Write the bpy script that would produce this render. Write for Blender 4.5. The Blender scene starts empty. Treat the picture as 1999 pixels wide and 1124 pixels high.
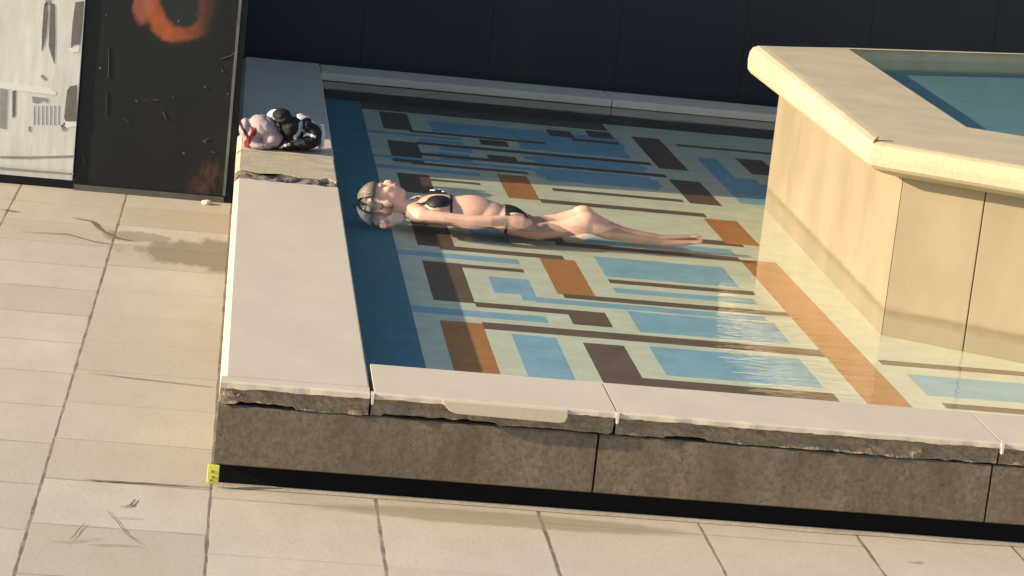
import bpy, bmesh, math, random
from mathutils import Vector, Matrix, noise
random.seed(7)
D = bpy.data
COL = bpy.context.scene.collection
sc = bpy.context.scene
H = 0.386           # paving lies this far below the coping top (z = 0)
WZ = -0.052          # pool water level
FZ = -0.17          # pool floor level

# ------------------------------------------------------------------ nodes
class NT:
    def __init__(s, name):
        s.m = D.materials.new(name); s.m.use_nodes = True
        s.t = s.m.node_tree; s.n = s.t.nodes; s.l = s.t.links
        s.b = s.n['Principled BSDF']; s.out = s.n['Material Output']
    def put(s, sock, v):
        if hasattr(v, 'is_output'): s.l.new(v, sock)
        elif isinstance(v, (tuple, list)) and len(v) == 3 and sock.type == 'RGBA': sock.default_value = (*v, 1)
        else: sock.default_value = v
    def math(s, op, a, b=0.0, c=0.0, clamp=False):
        n = s.n.new('ShaderNodeMath'); n.operation = op; n.use_clamp = clamp
        s.put(n.inputs[0], a); s.put(n.inputs[1], b); s.put(n.inputs[2], c); return n.outputs[0]
    def coord(s): return s.n.new('ShaderNodeNewGeometry').outputs['Position']
    def sep(s, v):
        n = s.n.new('ShaderNodeSeparateXYZ'); s.put(n.inputs[0], v); return n.outputs
    def comb(s, x, y, z):
        n = s.n.new('ShaderNodeCombineXYZ'); s.put(n.inputs[0], x); s.put(n.inputs[1], y); s.put(n.inputs[2], z); return n.outputs[0]
    def map(s, v, scale=(1, 1, 1), loc=(0, 0, 0)):
        n = s.n.new('ShaderNodeMapping'); s.put(n.inputs[0], v); n.inputs['Scale'].default_value = scale; n.inputs['Location'].default_value = loc; return n.outputs[0]
    def noise(s, v, scale, detail=4, rough=.55, dist=0):
        n = s.n.new('ShaderNodeTexNoise'); s.put(n.inputs['Vector'], v); n.inputs['Scale'].default_value = scale
        n.inputs['Detail'].default_value = detail; n.inputs['Roughness'].default_value = rough; n.inputs['Distortion'].default_value = dist; return n.outputs['Fac']
    def white(s, v):
        n = s.n.new('ShaderNodeTexWhiteNoise'); s.put(n.inputs['Vector'], v); return n.outputs['Value']
    def ramp(s, v, a, b, lo=0.0, hi=1.0, smooth=False):
        n = s.n.new('ShaderNodeMapRange'); n.clamp = True
        if smooth: n.interpolation_type = 'SMOOTHSTEP'
        s.put(n.inputs[0], v); s.put(n.inputs[1], a); s.put(n.inputs[2], b); s.put(n.inputs[3], lo); s.put(n.inputs[4], hi); return n.outputs[0]
    def mix(s, f, a, b, blend='MIX'):
        n = s.n.new('ShaderNodeMix'); n.data_type = 'RGBA'; n.blend_type = blend
        s.put(n.inputs[0], f); s.put(n.inputs[6], a); s.put(n.inputs[7], b); return n.outputs[2]
    def bump(s, h, strength, dist=.01):
        n = s.n.new('ShaderNodeBump'); s.put(n.inputs['Height'], h); n.inputs['Strength'].default_value = strength; n.inputs['Distance'].default_value = dist; return n.outputs[0]
    def done(s, col=None, rough=.8, normal=None, spec=.3):
        if col is not None: s.put(s.b.inputs['Base Color'], col)
        s.put(s.b.inputs['Roughness'], rough); s.b.inputs['Specular IOR Level'].default_value = spec
        if normal is not None: s.put(s.b.inputs['Normal'], normal)
        return s.m

def mul(c, k): return tuple(x * k for x in c)

def stone(name, c, var=.18, scale=6, fine=60, spots=.0, rough=.85, bumps=.35, streak=None, tint=None, spec=.25):
    t = NT(name); v = t.coord()
    if streak: v2 = t.map(v, streak)
    else: v2 = v
    a = t.noise(v2, scale, 6, .6); b = t.noise(v, fine, 4, .7)
    col = t.mix(t.ramp(a, .3, .7), mul(c, 1 - var), mul(c, 1 + var * .6))
    if tint: col = t.mix(t.ramp(t.noise(v, 1.6, 3), .45, .7, 0, .55), col, tint)
    col = t.mix(t.ramp(b, .35, .65, 0, var * 1.6), col, mul(c, .45))
    if spots: col = t.mix(t.ramp(t.noise(v, fine * 1.7, 2, .8), .62, .72, 0, spots), col, mul(c, .3))
    h = t.math('ADD', t.math('MULTIPLY', a, .5), b)
    return t.done(col, rough, t.bump(h, bumps, .006), spec)

def plain(name, c, rough=.6, var=.12, scale=30, bumps=.15, metal=0, spec=.3):
    t = NT(name); v = t.coord(); a = t.noise(v, scale, 5)
    t.b.inputs['Metallic'].default_value = metal
    return t.done(t.mix(a, mul(c, 1 - var), mul(c, 1 + var)), rough, t.bump(a, bumps, .004), spec)

# ------------------------------------------------------------------ meshes
def link(name, me, mats, parent=None, smooth=False, label=None, cat=None, group=None, kind=None):
    me.name = name
    o = D.objects.new(name, me); COL.objects.link(o)
    for m in (mats if isinstance(mats, (list, tuple)) else [mats]): me.materials.append(m)
    if smooth:
        for p in me.polygons: p.use_smooth = True
    if parent: o.parent = parent
    tag(o, label, cat, group, kind); return o
def tag(o, label=None, cat=None, group=None, kind=None):
    if label: o['label'] = label
    if cat: o['category'] = cat
    if group: o['group'] = group
    if kind: o['kind'] = kind
def thing(name, loc, label, cat, group=None):
    o = D.objects.new(name, None); COL.objects.link(o); o.location = loc; tag(o, label, cat, group); o.empty_display_size = .1
    return o
def obj(name, bm, mats, parent=None, smooth=False, bevel=0, local=False, **k):
    bmesh.ops.recalc_face_normals(bm, faces=bm.faces)
    me = D.meshes.new(name); bm.to_mesh(me); bm.free()
    if parent is not None and parent.location.length and not local: me.transform(Matrix.Translation(-parent.location))
    o = link(name, me, mats, parent, smooth, **k)
    if bevel:
        b = o.modifiers.new('edge', 'BEVEL'); b.width = bevel; b.segments = 2; b.limit_method = 'ANGLE'; b.angle_limit = math.radians(40)
    return o
def box(bm, x0, y0, z0, x1, y1, z1, mi=0):
    v = [bm.verts.new(p) for p in ((x0, y0, z0), (x1, y0, z0), (x1, y1, z0), (x0, y1, z0), (x0, y0, z1), (x1, y0, z1), (x1, y1, z1), (x0, y1, z1))]
    for f in ((0, 3, 2, 1), (4, 5, 6, 7), (0, 1, 5, 4), (1, 2, 6, 5), (2, 3, 7, 6), (3, 0, 4, 7)):
        bm.faces.new([v[i] for i in f]).material_index = mi
def extrude_profile(bm, prof, a, b, axis='x', steps=1, jit=None):
    """sweep a closed profile (two coordinates) from a to b along an axis"""
    rings = []
    for i in range(steps + 1):
        t = a + (b - a) * i / steps; r = []
        for j, (u, w) in enumerate(prof):
            p = (t, u, w) if axis == 'x' else (u, t, w)
            if jit: p = jit(p, j)
            r.append(bm.verts.new(p))
        rings.append(r)
    n = len(prof)
    for i in range(steps):
        for j in range(n): bm.faces.new((rings[i][j], rings[i][(j + 1) % n], rings[i + 1][(j + 1) % n], rings[i + 1][j]))
    bm.faces.new(rings[0]); bm.faces.new(list(reversed(rings[-1])))
def tube(bm, pts, rad, seg=8):
    rings = []
    for i, p in enumerate(pts):
        p = Vector(p); d = (Vector(pts[min(i + 1, len(pts) - 1)]) - Vector(pts[max(i - 1, 0)])).normalized()
        u = d.orthogonal().normalized() if i == 0 else (u0 - d * u0.dot(d)).normalized()
        u0 = u; w = d.cross(u); r = rad[i] if isinstance(rad, (list, tuple)) else rad
        rings.append([bm.verts.new(p + (u * math.cos(2 * math.pi * k / seg) + w * math.sin(2 * math.pi * k / seg)) * r) for k in range(seg)])
    for a, b in zip(rings, rings[1:]):
        for k in range(seg): bm.faces.new((a[k], a[(k + 1) % seg], b[(k + 1) % seg], b[k]))
    bm.faces.new(list(reversed(rings[0]))); bm.faces.new(rings[-1])
def N(x, y=0, z=0): return noise.noise(Vector((x, y, z)))

# ------------------------------------------------------------------ camera
f, p, yw, r = 5000.0, 0.20544, 0.11609, 0.10825
CP = Vector((-0.03275, -8.45583, 2.17932))
fw = Vector((math.sin(yw) * math.cos(p), math.cos(yw) * math.cos(p), -math.sin(p)))
rt = Vector((math.cos(yw), -math.sin(yw), 0)); up = rt.cross(fw)
rt, up = rt * math.cos(r) + up * math.sin(r), -rt * math.sin(r) + up * math.cos(r)
cam = D.cameras.new('camera'); cam.sensor_width = 36; cam.lens = f / 1999 * 36; cam.clip_end = 500; cam.clip_start = .05
co = D.objects.new('camera', cam); COL.objects.link(co)
co.matrix_world = Matrix(((rt.x, up.x, -fw.x, CP.x), (rt.y, up.y, -fw.y, CP.y), (rt.z, up.z, -fw.z, CP.z), (0, 0, 0, 1)))
sc.camera = co
def at(px, py, Y=None, Z=None):
    """point on the plane y=Y or z=Z seen at a pixel of the photograph"""
    d = fw + rt * ((px - 999.5) / f) - up * ((py - 562) / f)
    k = (Y - CP.y) / d.y if Y is not None else (Z - CP.z) / d.z
    return CP + d * k

# ------------------------------------------------------------------ light
EL, AZ = math.radians(18.5), math.radians(8)
to_sun = Vector((-math.cos(AZ) * math.cos(EL), -math.sin(AZ) * math.cos(EL), math.sin(EL)))
sun = D.lights.new('sun', 'SUN'); sun.energy = 4.6; sun.angle = math.radians(.55); sun.color = (1, .84, .62)
so = D.objects.new('sun', sun); COL.objects.link(so); so.rotation_euler = to_sun.to_track_quat('Z', 'Y').to_euler(); so.location = (-6, -1, 5)
w = D.worlds.new('World'); sc.world = w; w.use_nodes = True
sky = w.node_tree.nodes.new('ShaderNodeTexSky'); sky.sky_type = 'NISHITA'; sky.sun_disc = False
sky.sun_elevation = EL; sky.sun_rotation = math.atan2(to_sun.x, to_sun.y)
bg = w.node_tree.nodes['Background']; bg.inputs[1].default_value = .125
w.node_tree.links.new(sky.outputs[0], bg.inputs[0])
sc.view_settings.view_transform = 'Standard'; sc.view_settings.look = 'None'; sc.view_settings.exposure = .92
sc.view_settings.gamma = 1

# ------------------------------------------------------------------ materials
COP = (.545, .465, .36)
m_cop = stone('coping_stone', COP, .07, 4, 90, 0, .8, .12, streak=(1, .5, 1), tint=(.50, .43, .33))
m_copr = stone('broken_stone', (.30, .235, .17), .35, 14, 70, .7, .95, 1.0)
m_conc = stone('wall_concrete', (.195, .150, .108), .42, 3.2, 48, .9, .9, .22, streak=(1.6, 1, .5), tint=(.13, .10, .072))
m_kick = plain('kick_black', (.004, .0045, .005), .7, .3, 8, spec=.1)
m_mort = stone('mortar', (.42, .37, .27), .4, 20, 80, .4, .95, .9)
m_black = plain('black_steel', (.008, .009, .012), .45, .25, 3, .05)

def hoard_mat():
    t = NT('dark_hoarding'); v = t.coord(); a = t.noise(t.map(v, (1, 1, .25)), 3, 5)
    return t.done(t.mix(a, (.008, .011, .018), (.013, .016, .024)), t.ramp(a, .3, .7, .42, .6), None, .35)
m_hoard = hoard_mat()

def ground_mat():
    t = NT('limestone_paving'); v = t.coord(); x, y, z = t.sep(v)
    wob = t.math('MULTIPLY', t.math('SUBTRACT', t.noise(v, 9, 3), .5), .007)
    xs = t.math('DIVIDE', t.math('ADD', x, wob), .5675)
    right = t.math('GREATER_THAN', x, .003)
    # rows: half-metre slabs left of the pool, 0.6 m ones in front of it
    pitch = t.math('ADD', .502, t.math('MULTIPLY', right, .098))
    col = t.math('FLOOR', xs)
    off = t.math('ADD', t.math('MULTIPLY', right, .09), t.math('MULTIPLY', t.math('LESS_THAN', col, -1.5), .08))
    ys = t.math('DIVIDE', t.math('ADD', t.math('ADD', y, wob), off), pitch)
    row = t.math('FLOOR', ys)
    def edge(q, size):
        fr = t.math('FRACT', q); return t.math('MULTIPLY', t.math('MINIMUM', fr, t.math('SUBTRACT', 1, fr)), size)
    ex = edge(xs, .5675); ey = edge(ys, .5)
    rnd = t.white(t.comb(col, row, 3.1)); rnd2 = t.white(t.comb(t.math('ADD', row, t.math('MULTIPLY', col, 7)), 1.3, 0))
    n1 = t.noise(t.map(v, (1, .4, 1)), 5, 6, .6); n2 = t.noise(v, 55, 4, .7); n3 = t.noise(v, 2.2, 4)
    base = t.mix(rnd, (.455, .398, .295), (.565, .495, .385))
    base = t.mix(t.math('MULTIPLY', right, .55), base, (.60, .51, .385))
    base = t.mix(t.ramp(n3, .4, .65, 0, .5), base, (.47, .41, .345))
    base = t.mix(t.ramp(n1, .35, .7, 0, .42), base, (.36, .305, .215))
    base = t.mix(t.ramp(n2, .5, .75, 0, .25), base, (.30, .23, .15))
    jw = t.ramp(t.noise(v, 6, 2), .3, .7, .0015, .0055)
    mx = t.ramp(ex, jw, t.math('ADD', jw, .004), 1, 0)
    my = t.math('MULTIPLY', t.ramp(ey, .0025, .009, 1, 0), t.ramp(rnd2, .2, .9, .08, .6))
    j = t.math('MULTIPLY', t.math('MAXIMUM', t.math('MULTIPLY', mx, .9), my), t.ramp(t.noise(v, 14, 3), .3, .6, .55, 1))
    base = t.mix(t.math('MULTIPLY', j, .95), base, (.12, .088, .055))
    # wet brown stain spreading from the coping foot, and grime along the hoarding
    def blob(cx, cy, rx, ry, warp=.35):
        dx = t.math('DIVIDE', t.math('SUBTRACT', x, cx), rx); dy = t.math('DIVIDE', t.math('SUBTRACT', y, cy), ry)
        d = t.math('SQRT', t.math('ADD', t.math('MULTIPLY', dx, dx), t.math('MULTIPLY', dy, dy)))
        d = t.math('ADD', d, t.math('MULTIPLY', t.math('SUBTRACT', t.noise(t.map(v, (4, 1, 1)), 2.4, 5, .65), .5), warp * 4))
        return t.ramp(d, .65, 1.0, 1, 0, True)
    s1 = t.math('MAXIMUM', blob(-.08, 3.95, .42, .42), t.math('MULTIPLY', blob(-.45, 4.25, .22, .16), .8))
    base = t.mix(t.math('MULTIPLY', s1, .72), base, (.20, .155, .095))
    base = t.mix(t.math('MULTIPLY', blob(-.1, 4.8, .5, .35), .35), base, (.42, .33, .17))
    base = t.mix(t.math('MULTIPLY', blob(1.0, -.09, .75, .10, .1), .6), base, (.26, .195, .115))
    h = t.math('SUBTRACT', t.math('MULTIPLY', n2, .3), t.math('MULTIPLY', j, .25))
    return t.done(base, t.ramp(n1, .3, .7, .6, .85), t.bump(h, .5, .006), .3)
m_ground = ground_mat()

# ------------------------------------------------------------------ ground
bm = bmesh.new()
vs = [bm.verts.new(q) for q in ((-60, -60, -H), (60, -60, -H), (60, 60, -H), (-60, 60, -H))]; bm.faces.new(vs)
ground = obj('paving', bm, m_ground, kind='structure')
# the dark crack with loose mortar in the slabs by the hoarding, and the star crack in the foreground slab
m_crack = plain('crack_dirt', (.17, .13, .085), .9, .3)
def crack(pts, w0, z=-H + .004):
    bm = bmesh.new(); L = [at(a, b, Z=z) for a, b in pts]; out = []
    fine = []
    for a, b in zip(L, L[1:]):
        for k in range(5): fine.append(a.lerp(b, k / 5))
    fine.append(L[-1]); n = len(fine)
    for i, q in enumerate(fine):
        d = (fine[min(i + 1, n - 1)] - fine[max(i - 1, 0)]).normalized(); s = Vector((-d.y, d.x, 0))
        ww = w0 * (0.25 + .75 * math.sin(math.pi * (i + .3) / n)) * (1 + .8 * N(i * .7, pts[0][0]))
        q = q + s * N(i * .5, 3.3) * .006
        out.append((bm.verts.new(q + s * ww), bm.verts.new(q - s * ww)))
    for (a, b), (c, d) in zip(out, out[1:]): bm.faces.new((a, b, d, c))
    return obj('crack', bm, m_crack, ground)
for pts, ww in [(((140, 424), (180, 431), (195, 447), (225, 463), (260, 470)), .012), (((42, 452), (130, 456), (180, 470), (225, 478)), .006),
                (((0, 407), (22, 411), (38, 413)), .008), (((165, 935), (200, 938), (290, 943), (410, 951)), .006),
                (((138, 1053), (150, 1037), (167, 1021)), .0022), (((96, 1057), (140, 1057), (200, 1050)), .0018), (((165, 1063), (220, 1063), (275, 1066)), .002),
                (((208, 995), (222, 1010), (245, 1040), (274, 1062)), .0018), (((235, 989), (255, 986), (265, 974)), .005), (((222, 1010), (280, 1012)), .0015),
                (((1770, 1096), (1790, 1098), (1800, 1096)), .003), (((170, 727), (300, 742), (414, 755)), .004)]:
    crack(pts, ww)

# ------------------------------------------------------------------ pool
pool = thing('fountain_pool', (0, 0, -H), 'low raised rectangular pool with pale chipped stone coping, brown concrete sides and mosaic floor', 'pool')
DY, WL, WF, PX = 8.69, .51, .418, 9.5
m_joint = plain('joint_dirt', (.10, .08, .06), .9)

def ragged(ax, amp, fr, seed):
    def j(p, k):
        return p
    return j
# left coping: two slabs and the cracked patch between them, chamfered on the sunny side
def left_slab(y0, y1, dz=0, name='coping_slab', m=m_cop, parent=pool, rag0=0, rag1=0, steps=40, lab=None):
    prof = [(0, -.021 + dz), (.0, -.012 + dz), (.022, dz), (.505, dz), (WL, -.006 + dz), (WL, -.11), (.0, -.11)]
    bm = bmesh.new()
    # top as a grid so that its ends can be ragged
    nx = 36; xs = [0.022 + (WL - .006 - .022) * i / nx for i in range(nx + 1)]
    xs = [0, .0] + xs + [WL]
    zs = [-.11, -.021] + [0] * (nx + 1) + [-.006]
    rows = []
    ny = 12
    for r_ in range(ny + 1):
        t_ = r_ / ny; row = []
        for i, x_ in enumerate(xs):
            a = y0 + rag0 * (N(x_ * 7, 1.7) + .5 * N(x_ * 23, 9.2)); b = y1 + rag1 * (N(x_ * 6, 5.1) + .6 * N(x_ * 21, 4.2))
            row.append(bm.verts.new((x_, a + (b - a) * t_, zs[i] + (dz if zs[i] > -.1 else 0))))
        row.append(bm.verts.new((WL, y0 + (y1 - y0) * t_ + (rag0 * N(WL * 7, 1.7) if r_ == 0 else 0), -.11)))
        rows.append(row)
    for a, b in zip(rows, rows[1:]):
        for i in range(len(a) - 1): bm.faces.new((a[i], a[i + 1], b[i + 1], b[i]))
        bm.faces.new((a[-1], a[0], b[0], b[-1]))
    bm.faces.new(rows[0]); bm.faces.new(list(reversed(rows[-1])))
    return obj(name, bm, m, parent, label=lab)
left_slab(.08, 3.99, 0, rag1=.06)
left_slab(4.86, DY - .004, .003)
m_patch = stone('patched_stone', (.47, .40, .29), .25, 9, 60, .35, .9, .5, tint=(.46, .38, .2))
left_slab(4.22, 4.852, -.004, name='coping_patch', m=m_patch, rag0=.11, lab='yellowish cracked mortar patch of the coping')
# rubble and dirt in the crack
bm = bmesh.new()
nx = 48
for layer, (ya, yb, zz) in enumerate(((4.04, 4.11, -.008), (4.16, 4.20, -.022))):
    rr = []
    for i in range(nx + 1):
        x_ = .015 + (WL - .03) * i / nx
        a = ya + .05 * (N(x_ * 7, 1.7 + layer) + .5 * N(x_ * 23, 9.2)); b = yb + .06 * (N(x_ * 6, 5.1) + .7 * N(x_ * 25, 4.2))
        z_ = zz + .022 * N(x_ * 12, 8 + layer * 3)
        rr.append([bm.verts.new(q) for q in ((x_, a, -.05), (x_, a, z_), (x_, (a + b) / 2, z_ + .010 + .01 * N(x_ * 30, 2)), (x_, b, z_ - .004), (x_, b, -.05))])
    for a, b in zip(rr, rr[1:]):
        for k in range(4): bm.faces.new((a[k], a[k + 1], b[k + 1], b[k]))
obj('broken_mortar', bm, stone('crack_mortar', (.21, .17, .15), .5, 18, 60, .6, .95, 1), pool)
bm = bmesh.new(); box(bm, .01, 3.9, -.10, WL - .01, 4.9, -.045); obj('coping_bed', bm, m_kick, pool)

# front coping: slabs with joints, thin pale nosing over a broken brown band
front_x = [WL + .012, 1.363, 2.733, 4.1, 5.5, 6.9, 8.3, PX]
def nosing(bm, x0, x1, dep, yo, seed, back=WF):
    n = max(6, int((x1 - x0) / .02)); rr = []
    for i in range(n + 1):
        x_ = x0 + (x1 - x0) * i / n
        d = dep * (1 + .28 * N(x_ * 9, seed) + .2 * N(x_ * 33, seed)); y_ = yo + .004 * N(x_ * 15, seed + 4)
        rr.append([bm.verts.new(q) for q in ((x_, back, -.06), (x_, back, -.006), (x_, back - .006, 0), (x_, y_ + .012, 0), (x_, y_ + .002, -.006), (x_, y_, -d), (x_, y_ + .02, -d - .002), (x_, .06, -.06))])
    for a, b in zip(rr, rr[1:]):
        for k in range(8): bm.faces.new((a[k], a[(k + 1) % 8], b[(k + 1) % 8], b[k]))
    bm.faces.new(rr[0]); bm.faces.new(list(reversed(rr[-1])))
bm = bmesh.new(); nosing(bm, .002, WL - .002, .022, 0, 1.0, back=.0795); obj('coping_nosing', bm, m_cop, pool)
for i in range(len(front_x) - 1):
    a, b = front_x[i], front_x[i + 1]
    bm = bmesh.new(); nosing(bm, a + .003, b - .003, .02, 0, i + 2.0); obj('coping_slab', bm, m_cop, pool)
# the piece of full-depth nosing that has not broken off
bm = bmesh.new()
xa, xb, zt, zb = .735, 1.192, -.004, -.052
sh = [(xa, -.012), (xa + .03, -.020), (xa + .05, -.040), (xa + .075, zb + .004), (xb - .03, zb), (xb - .008, zb + .004), (xb, -.03), (xb, zt)]
sh = [(xa + .02, zt)] + sh[1:]
fr = [bm.verts.new((x_, -.012, z_)) for x_, z_ in sh]; bk = [bm.verts.new((x_, .03, z_)) for x_, z_ in sh]
bm.faces.new(fr); bm.faces.new(list(reversed(bk)))
for k in range(len(sh)): bm.faces.new((fr[k], fr[(k + 1) % len(sh)], bk[(k + 1) % len(sh)], bk[k]))
obj('nosing_fragment', bm, m_cop, pool, bevel=.003, label='unbroken full-depth piece of the pale coping edge')
# mortar tips at the joints
for xj in (WL + .005, 1.363, 2.733, 4.1, 5.5):
    bm = bmesh.new()
    v_ = [bm.verts.new(q) for q in ((xj - .004, -.006, -.002), (xj + .009, -.006, -.002), (xj + .007, -.006, -.038), (xj + .001, -.006, -.040), (xj - .004, .03, -.002), (xj + .009, .03, -.002), (xj + .007, .03, -.038), (xj + .001, .03, -.040))]
    for q in ((0, 1, 2, 3), (7, 6, 5, 4), (0, 4, 5, 1), (1, 5, 6, 2), (2, 6, 7, 3), (3, 7, 4, 0)): bm.faces.new([v_[k] for k in q])
    obj('mortar_tip', bm, plain('white_mortar', (.62, .56, .46), .8) if xj < 1 else D.materials['white_mortar'], pool)
# brown broken band under the nosing
def rough_band(x0, x1, ztop, zbot, y0, seed, name, mat):
    nx, nz = int((x1 - x0) / .012), 7; bm = bmesh.new(); g = []
    for i in range(nx + 1):
        x_ = x0 + (x1 - x0) * i / nx
        zb_ = zbot - .002 + .007 * N(x_ * 4, seed) + .004 * N(x_ * 24, seed + 2) + (.008 if N(x_ * 3.1, seed + 5) > .25 else 0)
        c = []
        for k in range(nz + 1):
            z_ = ztop + (zb_ - ztop) * k / nz
            y_ = y0 + .012 * N(x_ * 14, z_ * 40, seed) + .007 * N(x_ * 45, z_ * 90, seed) + .004 * (k / nz)
            c.append(bm.verts.new((x_, y_, z_)))
        c.append(bm.verts.new((x_, y0 + .06, zb_))); g.append(c)
    for a, b in zip(g, g[1:]):
        for k in range(nz + 1): bm.faces.new((a[k], a[k + 1], b[k + 1], b[k]))
    return obj(name, bm, mat, pool, smooth=False)
bx = [.004] + [q for q in front_x[0:]] 
bx[1] = WL + .004
for i in range(len(bx) - 1):
    rough_band(bx[i] + .004, bx[i + 1] - .004, -.018, -.083, .022, i * 3.3, 'broken_edge', m_copr)
bm = bmesh.new(); box(bm, .01, .075, -.30, PX, .30, -.062); obj('wall_core', bm, m_kick, pool)
# concrete cladding panels and the recessed black plinth
px_ = [.0, 1.313, 2.72, 4.1, 5.5, 6.9, 8.3, PX]
for i in range(len(px_) - 1):
    bm = bmesh.new(); a, b = px_[i] + (.004 if i else 0), px_[i + 1] - .004
    n = 60; rr = []
    for k in range(n + 1):
        x_ = a + (b - a) * k / n; z1 = -.091 + .004 * N(x_ * 8, 3) - (.012 if .05 < x_ < .0 else 0)
        rr.append([bm.verts.new(q) for q in ((x_, .028, z1 - .006), (x_, .034, z1), (x_, .075, z1), (x_, .075, -.302), (x_, .032, -.302), (x_, .028, -.298))])
    for u, v in zip(rr, rr[1:]):
        for k in range(6): bm.faces.new((u[k], u[(k + 1) % 6], v[(k + 1) % 6], v[k]))
    bm.faces.new(rr[0]); bm.faces.new(list(reversed(rr[-1])))
    obj('wall_panel', bm, m_conc, pool)
bm = bmesh.new(); box(bm, .012, .07, -H, PX, .20, -.304); obj('kick_base', bm, m_kick, pool)
bm = bmesh.new(); box(bm, .004, .08, -H, .06, DY - .01, -.112); obj('wall_panel', bm, m_conc, pool)
bm = bmesh.new(); box(bm, .0705, .205, -H, WL - .004, DY - .01, -.1125); obj('wall_core', bm, m_conc, pool)
# pale mortar fillet where the paving meets the black base
bm = bmesh.new(); rr = []
for k in range(200):
    x_ = .01 + 6 * k / 199; y_ = .052 - .02 * abs(N(x_ * 2.1, 6)) 
    rr.append([bm.verts.new(q) for q in ((x_, y_ - .012, -H + .002), (x_, y_, -H + .008), (x_, .068, -H + .009), (x_, .068, -H + .002))])
for u, v in zip(rr, rr[1:]):
    for k in range(3): bm.faces.new((u[k], u[k + 1], v[k + 1], v[k]))
obj('mortar_fillet', bm, stone('fillet_mortar', (.42, .35, .26), .2, 9, 60), pool)
# back and right coping
bcx = [WL + .004, 2.45, 4.4, 6.35, PX]
for a, b in zip(bcx, bcx[1:]):
    bm = bmesh.new(); box(bm, a, DY - .42, -.05, b - .004, DY - .004, 0); obj('coping_slab', bm, m_cop, pool, bevel=.006)
bm = bmesh.new(); box(bm, WL + .002, DY - .40, FZ, PX, DY - .02, -.051); obj('wall_core', bm, stone('wet_stone', (.08, .072, .065), .3, 6, 50, .3, .5, .5), pool)
bm = bmesh.new(); box(bm, PX - .42, WF + .002, FZ, PX, DY - .424, -.001); obj('coping_slab', bm, m_cop, pool, bevel=.006)
bm = bmesh.new(); box(bm, WL - .012, WF, FZ, WL - .003, DY - .42, -.113); box(bm, WL, WF - .02, FZ, PX - .42, WF - .008, -.062)
obj('inner_lining', bm, m_cop, pool)

# mosaic floor, world-aligned rectangles measured from the photograph
B, BR, OR = 1, 2, 3
M = []
def R(c, x0, x1, y0, y1):
    g = .014 if y1 - y0 < .13 and c != 4 else 0
    M.append((c, x0, x1, y0 - g, y1 + g))
R(B, 1.76, 2.42, 6.40, 6.68); R(B, 1.76, 2.42, 5.80, 6.24); R(B, 1.2, 2.42, 7.26, 7.70); R(B, 1.2, 1.40, 6.55, 6.68)
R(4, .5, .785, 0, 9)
for c, a, b in ((OR, .42, 1.969), (BR, 2.351, 3.195), (BR, 3.559, 4.70), (BR, 5.0, 5.60), (BR, 5.978, 6.749), (BR, 7.203, 7.92)): R(c, .893, 1.075, a, b)
for a, b in ((.55, 1.82), (2.613, 2.96), (3.772, 4.124), (6.182, 6.473)): R(B, 1.183, 1.37, a, b)
for c, a, b in ((BR, .95, 1.77), (BR, 2.10, 2.30), (OR, 2.703, 3.51), (BR, 3.949, 4.135), (OR, 5.10, 5.86), (BR, 6.37, 6.536), (BR, 6.90, 7.12)): R(c, 1.477, 1.65, a, b)
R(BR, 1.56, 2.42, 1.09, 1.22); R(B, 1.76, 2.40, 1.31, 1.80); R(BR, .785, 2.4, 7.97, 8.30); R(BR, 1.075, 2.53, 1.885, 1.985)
R(B, .785, 1.37, 2.097, 2.192); R(BR, 1.075, 1.65, 2.30, 2.37); R(B, 1.76, 2.42, 2.06, 2.46)
R(BR, 1.0, 1.367, 3.125, 3.175); R(B, .785, 1.365, 3.31, 3.40); R(BR, 1.0, 1.60, 3.51, 3.585)
R(BR, 1.5, 2.53, 2.636, 2.703); R(B, 1.355, 2.40, 2.50, 2.575); R(B, 1.30, 1.37, 2.5, 2.7)
R(B, 1.76, 2.40, 3.19, 3.66); R(BR, 1.76, 2.45, 3.055, 3.115); R(B, 1.76, 2.42, 2.85, 2.93)
R(BR, 1.60, 2.53, 3.87, 3.945); R(B, 1.76, 2.53, 4.03, 4.14); R(BR, 1.60, 2.62, 4.26, 4.36)
R(BR, 1.65, 2.56, 5.05, 5.14); R(BR, 1.76, 2.50, 5.47, 5.53)
R(B, 1.217, 1.60, 7.34, 7.68); R(B, 1.72, 2.40, 6.88, 7.26); R(BR, 1.968, 2.125, 7.53, 7.80); R(BR, 2.237, 2.40, 7.64, 7.92); R(BR, 2.10, 2.40, 7.42, 7.50)
R(BR, 1.054, 1.90, 7.16, 7.22); R(BR, 1.075, 2.50, 6.70, 6.78); R(BR, 1.0, 2.53, 6.29, 6.37); R(B, .785, 2.40, 6.10, 6.16); R(B, 1.70, 2.45, 6.50, 6.60)
R(BR, 1.0, 1.67, 5.95, 6.01); R(B, .785, 1.378, 5.73, 5.82); R(BR, 1.0, 1.353, 5.44, 5.48); R(B, .785, 1.37, 7.00, 7.07); R(B, 1.10, 1.37, 6.84, 6.92); R(B, 1.72, 2.45, 5.90, 6.14)
for c, a, b in ((OR, .42, 2.72), (OR, 2.72, 3.90), (OR, 4.31, 5.0), (BR, 5.446, 6.22), (BR, 6.60, 7.83)): R(c, 2.53, 2.715, a, b)
R(BR, 2.76, 7.4, 1.83, 1.89); R(BR, 2.86, 7.4, 1.15, 1.21); R(B, 2.83, 4.6, 1.33, 1.68)
R(B, 2.85, 2.98, 6.0, 7.2); R(B, 2.85, 3.1, 5.6, 6.5); R(BR, 3.12, 3.30, 6.7, 7.3); R(B, 3.0, 3.4, 5.95, 6.35); R(BR, 2.8, 4.2, 7.6, 7.66)
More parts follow.
